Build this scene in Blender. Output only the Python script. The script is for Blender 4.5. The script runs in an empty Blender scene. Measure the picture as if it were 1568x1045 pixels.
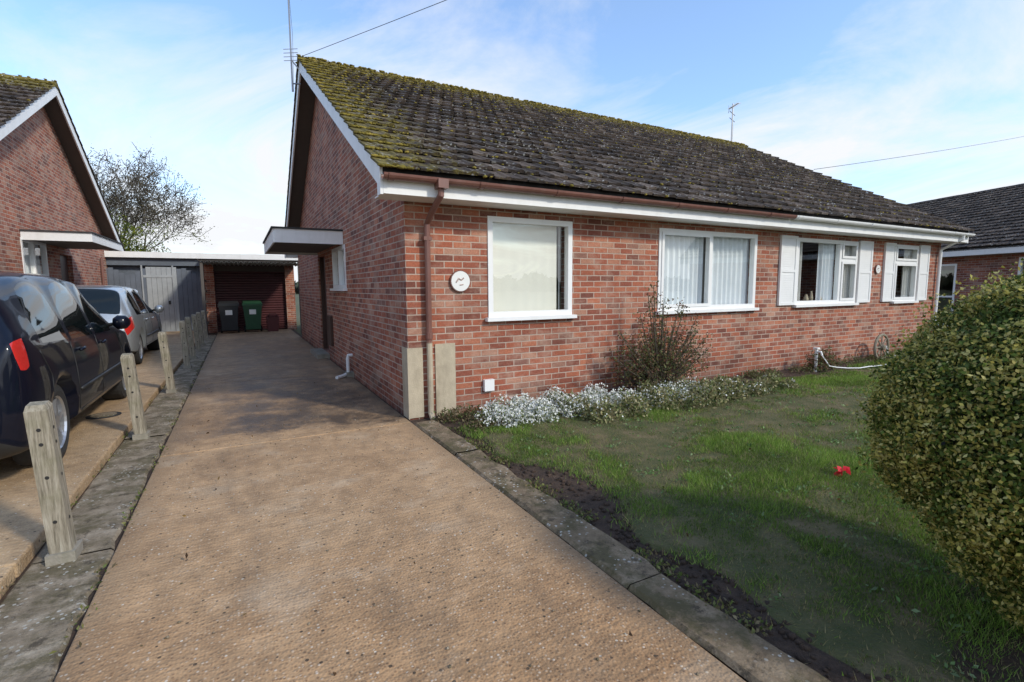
import bpy, bmesh, math, random
import numpy as np
from mathutils import Vector, Matrix
from mathutils.bvhtree import BVHTree
random.seed(7); rng=np.random.default_rng(7)
sc=bpy.context.scene
sc.view_settings.view_transform='Standard'; sc.view_settings.look='None'
sc.view_settings.exposure=0

# ------------------------------------------------------------ materials
class NT:
    def __init__(s,name):
        s.m=bpy.data.materials.new(name); s.m.use_nodes=True
        s.t=s.m.node_tree; s.b=s.t.nodes['Principled BSDF']; s.out=s.t.nodes['Material Output']
    def n(s,typ,ins=None,**kw):
        nd=s.t.nodes.new(typ)
        for k,v in kw.items(): setattr(nd,k,v)
        if ins:
            for k,v in ins.items():
                if isinstance(v,bpy.types.NodeSocket): s.t.links.new(v,nd.inputs[k])
                else: nd.inputs[k].default_value=v
        return nd
    def l(s,a,b): s.t.links.new(a,b)
    def coord(s,which='Object'): return s.n('ShaderNodeTexCoord').outputs[which]
    def sep(s,v): return s.n('ShaderNodeSeparateXYZ',{0:v}).outputs
    def math(s,op,a,b=None,c=None,clamp=False):
        d={0:a}
        if b is not None: d[1]=b
        if c is not None: d[2]=c
        nd=s.n('ShaderNodeMath',d,operation=op); nd.use_clamp=clamp; return nd.outputs[0]
    def noise(s,v,scale,detail=4,rough=.55,dist=0.):
        return s.n('ShaderNodeTexNoise',{'Vector':v,'Scale':scale,'Detail':detail,'Roughness':rough,'Distortion':dist}).outputs['Fac']
    def ramp(s,f,stops,interp='LINEAR'):
        nd=s.n('ShaderNodeValToRGB',{0:f}); cr=nd.color_ramp; cr.interpolation=interp
        while len(cr.elements)<len(stops): cr.elements.new(.5)
        for e,(p,c) in zip(cr.elements,stops):
            e.position=p
            e.color=(c,c,c,1) if isinstance(c,(int,float)) else (*c,1)
        return nd.outputs[0]
    def mix(s,f,a,b,mode='MIX'):
        nd=s.t.nodes.new('ShaderNodeMix'); nd.data_type='RGBA'; nd.blend_type=mode
        for i,v in ((0,f),(6,a),(7,b)):
            if isinstance(v,bpy.types.NodeSocket): s.l(v,nd.inputs[i])
            elif isinstance(v,(int,float)): nd.inputs[i].default_value=v if i==0 else (v,v,v,1)
            else: nd.inputs[i].default_value=(*v,1)
        return nd.outputs[2]
    def bump(s,h,strength=.5,dist=.01):
        b=s.n('ShaderNodeBump',{'Height':h,'Strength':strength,'Distance':dist}); s.l(b.outputs[0],s.b.inputs['Normal']); return b
    def col(s,c):
        if isinstance(c,bpy.types.NodeSocket): s.l(c,s.b.inputs['Base Color'])
        else: s.b.inputs['Base Color'].default_value=(*c,1)
    def rough(s,r):
        if isinstance(r,bpy.types.NodeSocket): s.l(r,s.b.inputs['Roughness'])
        else: s.b.inputs['Roughness'].default_value=r
    def map(s,v,scale=(1,1,1),rot=(0,0,0),loc=(0,0,0)):
        return s.n('ShaderNodeMapping',{0:v,'Location':loc,'Rotation':rot,'Scale':scale}).outputs[0]

def brick_mat(name,tint=(1.1,.97,.85)):
    k=NT(name); o=k.coord(); x,y,z=k.sep(o)
    nd=k.noise(o,9,1); j=k.math('MULTIPLY_ADD',nd,.006,-.003)
    v=k.n('ShaderNodeCombineXYZ',{0:k.math('ADD',k.math('ADD',x,y),j),1:k.math('ADD',z,j)}).outputs[0]
    b=k.n('ShaderNodeTexBrick',{'Vector':v,'Color1':(0,0,0,1),'Color2':(1,1,1,1),'Mortar':(0.5,.5,.5,1),'Scale':1.,'Mortar Size':.0072,'Mortar Smooth':.25,'Bias':0.,'Brick Width':.225,'Row Height':.075})
    c=k.ramp(b.outputs['Color'],[(0,(.15,.058,.045)),(.15,(.22,.075,.052)),(.35,(.28,.095,.062)),(.6,(.33,.112,.068)),(.8,(.38,.15,.092)),(.93,(.37,.22,.17)),(1,(.20,.10,.085))])
    fn=k.noise(o,45,3,.7); c=k.mix(.7,c,k.ramp(fn,[(.3,.6),(.7,1.3)]),'MULTIPLY')
    ln=k.noise(o,1.3,4,.6); c=k.mix(.7,c,k.ramp(ln,[(.3,.62),(.7,1.2)]),'MULTIPLY')
    en=k.noise(k.map(o,(1,1,1.6)),2.6,5,.7); e=k.math('MULTIPLY',k.ramp(en,[(.48,0.),(.66,1.)]),.42)
    c=k.mix(e,c,(.46,.38,.33))
    mo=k.mix(k.noise(o,20,2),(.36,.31,.28),(.50,.45,.42))
    mo=k.mix(1,mo,k.ramp(ln,[(.3,.75),(.7,1.1)]),'MULTIPLY')
    c=k.mix(b.outputs['Fac'],c,mo)
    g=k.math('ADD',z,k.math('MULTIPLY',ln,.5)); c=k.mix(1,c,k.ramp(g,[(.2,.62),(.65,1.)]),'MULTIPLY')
    c=k.mix(1,c,tint,'MULTIPLY')
    k.col(c); k.rough(.9)
    h=k.math('ADD',k.math('SUBTRACT',1.,b.outputs['Fac']),k.math('MULTIPLY',fn,.5)); k.bump(h,.7,.008)
    return k.m

def plain(name,c,r=.5,noise_amt=.15,scale=6,metal=0,bump=0,bscale=60,dirt=None):
    k=NT(name); o=k.coord()
    n=k.noise(o,scale,4,.65)
    cc=k.mix(1,c,k.ramp(n,[(.25,1-noise_amt),(.75,1+noise_amt*.6)]),'MULTIPLY')
    if dirt:
        cc=k.mix(k.ramp(k.noise(k.map(o,(1,1,.25)),5,4,.7),[(.5,0.),(.8,dirt[1])]),cc,dirt[0])
    k.col(cc); k.rough(r); k.b.inputs['Metallic'].default_value=metal
    if bump: k.bump(k.noise(o,bscale,3),bump,.01)
    return k.m

M={}
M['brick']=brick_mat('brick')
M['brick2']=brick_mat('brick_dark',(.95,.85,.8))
M['white']=plain('white_upvc',(.82,.82,.81),.35,.04,dirt=((.5,.5,.45),.15))
M['fascia']=plain('white_paint',(.82,.82,.81),.5,.06,dirt=((.45,.44,.38),.25))
M['cream']=plain('cream_render',(.47,.40,.29),.85,.2,8,bump=.3,dirt=((.24,.20,.14),.7))
M['gutter']=plain('brown_gutter',(.19,.085,.065),.4,.2,dirt=((.30,.22,.19),.3))
M['soffit']=plain('soffit_brown',(.10,.088,.078),.7,.1)
M['dark']=plain('dark_void',(.02,.018,.017),.8,.1)
M['felt']=plain('bitumen_felt',(.045,.045,.045),.9,.3,bump=.3)
M['door']=plain('brown_door',(.06,.03,.022),.4,.2)
M['roomwall']=plain('room_wall',(.30,.26,.21),.9,.05)
M['maroon']=plain('maroon_steel',(.075,.018,.02),.5,.2)
M['greyboard']=plain('grey_boards',(.12,.14,.17),.7,.25,3)
M['palegrey']=plain('pale_grey_boards',(.33,.35,.36),.7,.2,3)
M['metal']=plain('galvanised',(.35,.35,.36),.4,.1,metal=.8)
M['black']=plain('black_plastic',(.02,.02,.02),.5,.2)
M['wire']=plain('cable',(.03,.03,.03),.6,.0)
M['concrete']=plain('concrete',(.30,.27,.22),.9,.3,7,bump=.5,dirt=((.12,.12,.07),.6))
M['blind']=plain('cream_blind',(.84,.81,.72),.8,.03)
M['net']=plain('net_curtain',(.84,.87,.90),.9,.04)
M['curtain']=plain('curtain',(.70,.68,.64),.9,.08)

k=NT('window_glass'); tr=k.n('ShaderNodeBsdfTransparent',{0:(.93,.95,.94,1)}); gl=k.n('ShaderNodeBsdfGlossy',{0:(1,1,1,1),'Roughness':.01})
nn=k.n('ShaderNodeBump',{'Height':k.noise(k.coord(),1.5,1),'Strength':.05,'Distance':.02}); k.l(nn.outputs[0],gl.inputs['Normal'])
ge=k.n('ShaderNodeNewGeometry'); dt=k.n('ShaderNodeVectorMath',{0:ge.outputs['Normal'],1:ge.outputs['Incoming']},operation='DOT_PRODUCT').outputs['Value']
cc=k.math('SUBTRACT',1.,k.math('ABSOLUTE',dt),clamp=True); fc=k.math('MULTIPLY_ADD',k.math('POWER',cc,5.),.8,.11)
mx=k.n('ShaderNodeMixShader',{0:fc,1:tr.outputs[0],2:gl.outputs[0]}); k.l(mx.outputs[0],k.out.inputs[0]); M['glass']=k.m

def tile_mat(name,base=1.,moss=1.):
    k=NT(name); o=k.coord(); x,y,z=k.sep(o)
    r=k.n('ShaderNodeAttribute',attribute_name='rnd').outputs['Fac']
    c=k.ramp(r,[(0,(.024*base,.017*base,.013*base)),(.5,(.050*base,.035*base,.026*base)),(.85,(.080*base,.058*base,.044*base)),(1,(.13*base,.10*base,.08*base))])
    f=k.noise(o,38,4,.75); c=k.mix(.9,c,k.ramp(f,[(.3,.5),(.7,1.7)]),'MULTIPLY')
    near=k.math('MULTIPLY',k.math('SUBTRACT',1.1,x),.17,clamp=True)
    ridge=k.math('MULTIPLY',k.math('SUBTRACT',z,5.45),.6,clamp=True)
    mn=k.math('ADD',k.math('ADD',k.noise(o,6,6,.75),near),ridge)
    mm=k.math('MULTIPLY',k.ramp(mn,[(.58,0.),(.74,1.)]),.8*moss)
    mc=k.ramp(k.noise(o,16,3),[(.3,(.07,.055,.014)),(.55,(.17,.135,.022)),(.75,(.28,.22,.045))])
    c=k.mix(mm,c,mc)
    vo=k.n('ShaderNodeTexVoronoi',{'Vector':o,'Scale':15.,'Randomness':1.})
    li=k.math('MULTIPLY',k.math('LESS_THAN',vo.outputs['Distance'],.24),k.ramp(k.noise(o,2.2,3),[(.44,0.),(.58,.9)]))
    c=k.mix(li,c,(.38,.37,.34))
    k.col(c); k.rough(.9); k.bump(k.math('ADD',f,k.math('MULTIPLY',mm,.8)),.9,.012); return k.m
M['tile']=tile_mat('roof_tiles'); M['tile2']=tile_mat('roof_tiles_plain',.8,.25); M['tile3']=tile_mat('roof_tiles_mossy',1.,1.3)
k=NT('moss'); o=k.coord(); k.col(k.ramp(k.noise(o,7,4),[(.3,(.08,.065,.014)),(.5,(.18,.145,.022)),(.7,(.33,.25,.05))])); k.rough(1); M['moss']=k.m

def leaf_mat(name,trans=.3,rough=.6):
    k=NT(name); a=k.n('ShaderNodeAttribute',attribute_name='col').outputs['Color']
    k.col(a); k.rough(rough); k.b.inputs['Specular IOR Level'].default_value=.25
    t=k.n('ShaderNodeBsdfTranslucent',{0:a}); mx=k.n('ShaderNodeMixShader',{0:trans,1:k.b.outputs[0],2:t.outputs[0]}); k.l(mx.outputs[0],k.out.inputs[0]); return k.m
M['leaf']=leaf_mat('leaves'); M['blade']=leaf_mat('grass_blades',.35,.6); M['petal']=leaf_mat('petals',.15,.8)
k=NT('bark'); o=k.coord(); k.col(k.ramp(k.noise(k.map(o,(1,1,.3)),14,3),[(.3,(.05,.04,.03)),(.7,(.13,.105,.08))])); k.rough(.95); M['bark']=k.m

def agg_mat(name,ca,cb,wet=False):
    k=NT(name); o=k.coord(); x,y,z=k.sep(o)
    big=k.noise(o,.9,5,.6); c=k.ramp(big,[(.3,ca),(.7,cb)])
    med=k.noise(o,7,5,.7); c=k.mix(1,c,k.ramp(med,[(.3,.68),(.7,1.22)]),'MULTIPLY')
    tw=k.n('ShaderNodeTexWave',{'Vector':k.map(o,(.05,1,1)),'Scale':7.,'Distortion':9.,'Detail':3.,'Detail Scale':1.8},wave_type='BANDS',bands_direction='Y').outputs['Fac']
    c=k.mix(.28,c,k.ramp(tw,[(0,.75),(1,1.1)]),'MULTIPLY')
    vo=k.n('ShaderNodeTexVoronoi',{'Vector':o,'Scale':72.,'Randomness':1.})
    cr=k.sep(vo.outputs['Color'])[0]
    peb=k.ramp(cr,[(0,(.10,.055,.03)),(.2,(.24,.14,.07)),(.5,(.42,.26,.14)),(.78,(.53,.37,.22)),(.93,(.62,.53,.42)),(1,(.8,.77,.7))])
    nearf=k.ramp(k.math('MULTIPLY',k.math('SUBTRACT',3.8,k.math('ADD',y,k.math('MULTIPLY',big,1.2))),.45),[(0,.35),(1,.85)])
    pm=k.math('MULTIPLY',k.ramp(vo.outputs['Distance'],[(.25,1.),(.5,0.)]),nearf)
    c=k.mix(pm,c,peb)
    v2=k.n('ShaderNodeTexVoronoi',{'Vector':o,'Scale':26.,'Randomness':1.})
    sp=k.math('MULTIPLY',k.math('LESS_THAN',v2.outputs['Distance'],.15),k.math('GREATER_THAN',k.sep(v2.outputs['Color'])[1],.80))
    c=k.mix(sp,c,(.62,.58,.50))
    dk=k.math('MULTIPLY',k.math('LESS_THAN',v2.outputs['Distance'],.2),k.math('LESS_THAN',k.sep(v2.outputs['Color'])[1],.14))
    c=k.mix(dk,c,(.09,.065,.04))
    rn=.85
    if wet:
        c=k.mix(nearf,c,k.mix(1,c,(.90,.76,.62),'MULTIPLY'))
        # pale worn patches, then damp dark staining beyond the joint
        pl_=k.ramp(k.noise(k.map(o,(1,1.4,1),loc=(7,5,0)),1.6,5,.65),[(.54,0.),(.70,.42)]); c=k.mix(pl_,c,(.58,.45,.31))
        ss=k.ramp(k.noise(k.map(o,(1.6,.6,1),loc=(3,1,0)),1.2,5,.7),[(.52,0.),(.72,.50)]); c=k.mix(ss,c,(.15,.10,.06))
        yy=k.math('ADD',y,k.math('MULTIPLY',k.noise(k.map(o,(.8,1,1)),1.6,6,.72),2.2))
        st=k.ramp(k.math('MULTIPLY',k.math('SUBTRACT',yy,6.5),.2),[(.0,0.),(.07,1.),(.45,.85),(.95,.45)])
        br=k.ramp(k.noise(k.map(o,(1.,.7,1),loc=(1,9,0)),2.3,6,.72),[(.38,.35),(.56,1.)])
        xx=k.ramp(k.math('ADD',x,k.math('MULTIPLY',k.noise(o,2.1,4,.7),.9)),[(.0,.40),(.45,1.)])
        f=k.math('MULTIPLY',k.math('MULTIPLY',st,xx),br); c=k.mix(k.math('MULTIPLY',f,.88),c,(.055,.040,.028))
        ex=k.math('ABSOLUTE',k.math('SUBTRACT',x,.44))
        eg=k.math('MULTIPLY',k.math('SUBTRACT',k.math('ADD',ex,k.math('MULTIPLY',med,.35)),1.15),3.,clamp=True); c=k.mix(k.math('MULTIPLY',eg,.8),c,(.12,.09,.055))
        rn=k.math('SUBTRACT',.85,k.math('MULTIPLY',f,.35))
    k.col(c); k.rough(rn)
    k.bump(k.math('ADD',k.math('MULTIPLY',vo.outputs['Distance'],-1.),k.math('ADD',k.math('MULTIPLY',tw,.3),k.math('MULTIPLY',med,1.))),.7,.006)
    return k.m
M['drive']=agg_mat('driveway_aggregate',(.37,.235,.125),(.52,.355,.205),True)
M['drive2']=agg_mat('neighbour_aggregate',(.36,.235,.125),(.48,.34,.20))
def kerb_mat(name,a,b,c_,mossa=.75):
    k=NT(name); o=k.coord()
    c=k.ramp(k.noise(o,6,6,.75),[(.3,a),(.5,b),(.68,c_)])
    c=k.mix(k.ramp(k.noise(o,3.4,6,.8),[(.46,0.),(.58,mossa)]),c,(.085,.070,.026))
    c=k.mix(k.ramp(k.noise(k.map(o,loc=(4,2,0)),9,5,.8),[(.54,0.),(.64,.8)]),c,(.055,.040,.024))
    vo=k.n('ShaderNodeTexVoronoi',{'Vector':o,'Scale':30.}); li=k.math('MULTIPLY',k.math('LESS_THAN',vo.outputs['Distance'],.24),k.ramp(k.noise(o,4,3),[(.50,0.),(.58,.8)]))
    c=k.mix(li,c,(.50,.48,.42)); k.col(c); k.rough(.95); k.bump(k.noise(o,35,5,.75),1,.015); return k.m
M['kerb']=kerb_mat('old_kerb',(.13,.09,.050),(.23,.165,.10),(.34,.26,.17),.85)
M['margin']=kerb_mat('old_concrete',(.13,.10,.06),(.26,.205,.14),(.42,.35,.26),.7)
k=NT('soil'); o=k.coord(); k.col(k.ramp(k.noise(o,12,6,.75),[(.3,(.03,.019,.013)),(.6,(.09,.055,.035)),(.8,(.17,.11,.07))])); k.rough(1); k.bump(k.noise(o,40,4,.8),1,.03); M['soil']=k.m
k=NT('turf'); o=k.coord(); c=k.ramp(k.noise(o,3.2,5,.7),[(.3,(.05,.065,.018)),(.5,(.10,.095,.035)),(.7,(.19,.14,.075))]); k.col(c); k.rough(1); k.bump(k.noise(o,60,3),1,.02); M['turf']=k.m
k=NT('field'); o=k.coord(); k.col(k.ramp(k.noise(o,.05,4,.7),[(.3,(.05,.07,.02)),(.7,(.11,.10,.05))])); k.rough(1); M['field']=k.m
k=NT('weathered_wood'); o=k.coord(); g=k.noise(k.map(o,(14,14,1.2)),5,4,.7)
c=k.ramp(g,[(.25,(.09,.075,.05)),(.5,(.27,.235,.175)),(.8,(.46,.42,.34))]); c=k.mix(k.ramp(k.noise(o,6,4),[(.5,0.),(.75,.6)]),c,(.14,.14,.065)); k.col(c); k.rough(.95); k.bump(g,.8,.008); M['wood']=k.m
def paint(name,c,metal=.3,r=.35,sp=.5,coat=.8):
    k=NT(name); k.col(k.mix(.5,c,k.ramp(k.noise(k.coord(),30,2),[(.3,.9),(.7,1.1)]),'MULTIPLY')); k.rough(r); k.b.inputs['Metallic'].default_value=metal
    k.b.inputs['Specular IOR Level'].default_value=sp
    k.b.inputs['Coat Weight'].default_value=coat; k.b.inputs['Coat Roughness'].default_value=.03; return k.m
M['blue']=paint('dark_blue_paint',(.0035,.005,.012),0.,.4,.08,.55); M['silver']=paint('silver_paint',(.42,.45,.47),.6)
k=NT('car_glass'); k.col((.006,.010,.011)); k.rough(.02); k.b.inputs['IOR'].default_value=1.5; M['cglass']=k.m
k=NT('red_lamp'); k.col(k.mix(k.noise(k.coord(),40,1),(.45,.012,.012),(.6,.03,.02))); k.rough(.15); k.b.inputs['Coat Weight'].default_value=1; M['red']=k.m
M['tyre']=plain('tyre_rubber',(.025,.025,.025),.85,.3,20); M['alloy']=plain('alloy',(.5,.51,.53),.3,.1,metal=.8)
M['plate']=plain('number_plate',(.65,.5,.06),.4,.1); M['head']=plain('headlamp',(.6,.62,.65),.1,.05)
M['binb']=plain('bin_black',(.025,.027,.03),.5,.2); M['bing']=plain('bin_green',(.02,.075,.035),.5,.2); M['binr']=plain('bin_red',(.09,.02,.02),.5,.2)

# ------------------------------------------------------------ mesh builder
class MB:
    def __init__(s,xf=None): s.v=[];s.f=[];s.m=[];s.mats=[];s.xf=xf
    def mi(s,m):
        if m not in s.mats: s.mats.append(m)
        return s.mats.index(m)
    def add(s,vs,fs,m,xf=None):
        b=len(s.v); X=xf or s.xf
        s.v+= [tuple(X(*p)) if X else tuple(p) for p in vs]
        i=s.mi(m)
        for f in fs: s.f.append([b+q for q in f]); s.m.append(i)
    def box(s,x0,x1,y0,y1,z0,z1,m,xf=None):
        s.add([(x0,y0,z0),(x1,y0,z0),(x1,y1,z0),(x0,y1,z0),(x0,y0,z1),(x1,y0,z1),(x1,y1,z1),(x0,y1,z1)],
              [(0,3,2,1),(4,5,6,7),(0,1,5,4),(1,2,6,5),(2,3,7,6),(3,0,4,7)],m,xf)
    def prism(s,poly,a0,a1,m,axis='x',xf=None):
        n=len(poly)
        if axis=='x': vs=[(a0,p,q) for p,q in poly]+[(a1,p,q) for p,q in poly]
        elif axis=='y': vs=[(p,a0,q) for p,q in poly]+[(p,a1,q) for p,q in poly]
        else: vs=[(p,q,a0) for p,q in poly]+[(p,q,a1) for p,q in poly]
        s.add(vs,[tuple(range(n)),tuple(range(2*n-1,n-1,-1))]+[(i,(i+1)%n,n+(i+1)%n,n+i) for i in range(n)],m,xf)
    def tube(s,pts,r,m,seg=8,xf=None,cap=True):
        pts=[Vector(p) for p in pts]; n=len(pts); rs=r if isinstance(r,(list,tuple)) else [r]*n
        vs=[];
        for i,p in enumerate(pts):
            d=(pts[min(i+1,n-1)]-pts[max(i-1,0)]).normalized()
            a=d.orthogonal().normalized() if i==0 else (pa-d*pa.dot(d)).normalized()
            pa=a; b=d.cross(a)
            for j in range(seg):
                t=2*math.pi*j/seg; vs.append(p+(a*math.cos(t)+b*math.sin(t))*rs[i])
        fs=[(i*seg+j,i*seg+(j+1)%seg,(i+1)*seg+(j+1)%seg,(i+1)*seg+j) for i in range(n-1) for j in range(seg)]
        if cap: fs+=[tuple(range(seg))[::-1],tuple(range((n-1)*seg,n*seg))]
        s.add(vs,fs,m,xf)
    def build(s,name,parent=None,origin=None,smooth=False,bevel=0):
        me=bpy.data.meshes.new(name); vs=s.v
        if origin: vs=[(a-origin[0],b-origin[1],c-origin[2]) for a,b,c in vs]
        me.from_pydata(vs,[],s.f)
        for m in s.mats: me.materials.append(M[m])
        me.polygons.foreach_set('material_index',s.m)
        bm=bmesh.new(); bm.from_mesh(me); bmesh.ops.recalc_face_normals(bm,faces=bm.faces); bm.to_mesh(me); bm.free()
        if smooth: me.polygons.foreach_set('use_smooth',[True]*len(me.polygons))
        o=bpy.data.objects.new(name,me); sc.collection.objects.link(o)
        if origin: o.location=origin
        if parent: o.parent=parent
        if bevel:
            b=o.modifiers.new('b','BEVEL'); b.width=bevel; b.segments=2; b.limit_method='ANGLE'
        return o
def root(name,loc=(0,0,0),rot=0):
    e=bpy.data.objects.new(name,None); sc.collection.objects.link(e); e.location=loc; e.rotation_euler=(0,0,rot); e.empty_display_size=.3; return e
def npobj(name,P,col=None,mat=None,parent=None,rnd=None,k=4):
    N=P.shape[0]; me=bpy.data.meshes.new(name)
    me.vertices.add(N*k); me.vertices.foreach_set('co',P.astype(np.float32).ravel())
    me.loops.add(N*k); me.loops.foreach_set('vertex_index',np.arange(N*k,dtype=np.int32))
    me.polygons.add(N); me.polygons.foreach_set('loop_start',np.arange(0,N*k,k,dtype=np.int32))
    me.update(calc_edges=True)
    if col is not None:
        a=me.color_attributes.new('col','FLOAT_COLOR','POINT'); c=np.ones((N,k,4),np.float32); c[:,:,:3]=col[:,None,:]; a.data.foreach_set('color',c.ravel())
    if mat: me.materials.append(M[mat])
    o=bpy.data.objects.new(name,me); sc.collection.objects.link(o)
    if parent: o.parent=parent
    return o
def leaves(name,pts,size,col,mat='leaf',parent=None,up=.0,nrm=None,asp=.5):
    N=len(pts); d=rng.normal(size=(N,3)); d[:,2]+=up; d/=np.linalg.norm(d,axis=1)[:,None]
    e=rng.normal(size=(N,3))
    if nrm is not None: e=np.cross(d,nrm+e*.45)
    w=np.cross(d,e) if nrm is None else e
    w/=np.linalg.norm(w,axis=1)[:,None]+1e-9
    n=np.cross(d,w); s=(size if np.ndim(size) else np.full(N,size))[:,None]
    P=np.stack([pts,pts+d*s*.5+w*s*asp*.5+n*s*.08,pts+d*s,pts+d*s*.5-w*s*asp*.5+n*s*.08],1)
    return npobj(name,P,col,mat,parent)
def pal(N,cols,jit=.25,w=None):
    cols=np.array(cols); i=rng.choice(len(cols),N,p=w); return np.clip(cols[i]*(1+rng.normal(size=(N,1))*jit),.003,1)

# ------------------------------------------------------------ house pieces
def window(mb,xf,u0,u1,z0,z1,mull=(),trans=(),sill=True,inner='blind',cover=None,fw=.065):
    B=lambda a,b,c,d,e,f,m: mb.box(a,b,c,d,e,f,m,xf)
    B(u0,u0+fw,-.015,.07,z0,z1,'white'); B(u1-fw,u1,-.015,.07,z0,z1,'white')
    B(u0+fw,u1-fw,-.015,.07,z1-fw,z1,'white'); B(u0+fw,u1-fw,-.015,.07,z0,z0+fw,'white')
    for m in mull: B(m-.035,m+.035,-.012,.068,z0+fw,z1-fw,'white')
    for (a,b,z) in trans: B(a,b,-.010,.066,z-.028,z+.028,'white')
    if sill: B(u0-.04,u1+.04,-.075,.02,z0-.045,z0-.001,'white')
    a,b,c,d=u0+fw-.01,u1-fw+.01,z0+fw-.01,z1-fw+.01
    mb.add([(a,.033,c),(b,.033,c),(b,.033,d),(a,.033,d)],[(0,1,2,3)],'glass',xf)
    for (a,b,m,amp,wl) in (cover or []):
        n=int((b-a)/wl*8)+2; vs=[];
        for i in range(n):
            u=a+(b-a)*i/(n-1); d=.12+amp*math.sin(2*math.pi*u/wl+math.sin(u*7)*.8)
            vs+=[(u,d,z0-.02),(u,d,z1+.02)]
        mb.add(vs,[(2*i,2*i+2,2*i+3,2*i+1) for i in range(n-1)],m,xf)

def wall(mb,xf,L,H,ops,th,m,z0=0.):
    us=sorted({0,L,*[o[0] for o in ops],*[o[1] for o in ops]}); zs=sorted({z0,H,*[o[2] for o in ops],*[o[3] for o in ops]})
    for a,b in zip(us,us[1:]):
        run=None
        for c,d in zip(zs,zs[1:]):
            hole=any(o[0]<=a+1e-6 and b<=o[1]+1e-6 and o[2]<=c+1e-6 and d<=o[3]+1e-6 for o in ops)
            if hole:
                if run: mb.box(a,b,0,th,run[0],run[1],m,xf); run=None
            else: run=(run[0],d) if run else (c,d)
        if run: mb.box(a,b,0,th,run[0],run[1],m,xf)

ICO=None
def blobs(name,pts,rad,mat,parent=None,flat=.55):
    global ICO
    if ICO is None:
        bm=bmesh.new(); bmesh.ops.create_icosphere(bm,subdivisions=1,radius=1); ICO=(np.array([v.co[:] for v in bm.verts]),np.array([[v.index for v in f.verts] for f in bm.faces])); bm.free()
    V,F=ICO; N=len(pts)
    v=V[None]*(1+rng.normal(size=(N,len(V),1))*.18)*rad[:,None,None]; v[:,:,2]*=flat; v+=pts[:,None,:]
    f=(F[None]+(np.arange(N)*len(V))[:,None,None]).reshape(-1,3)
    me=bpy.data.meshes.new(name); me.from_pydata(v.reshape(-1,3).tolist(),[],f.tolist()); me.materials.append(M[mat])
    me.polygons.foreach_set('use_smooth',[True]*len(me.polygons))
    o=bpy.data.objects.new(name,me); sc.collection.objects.link(o)
    if parent:o.parent=parent
    return o

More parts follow.
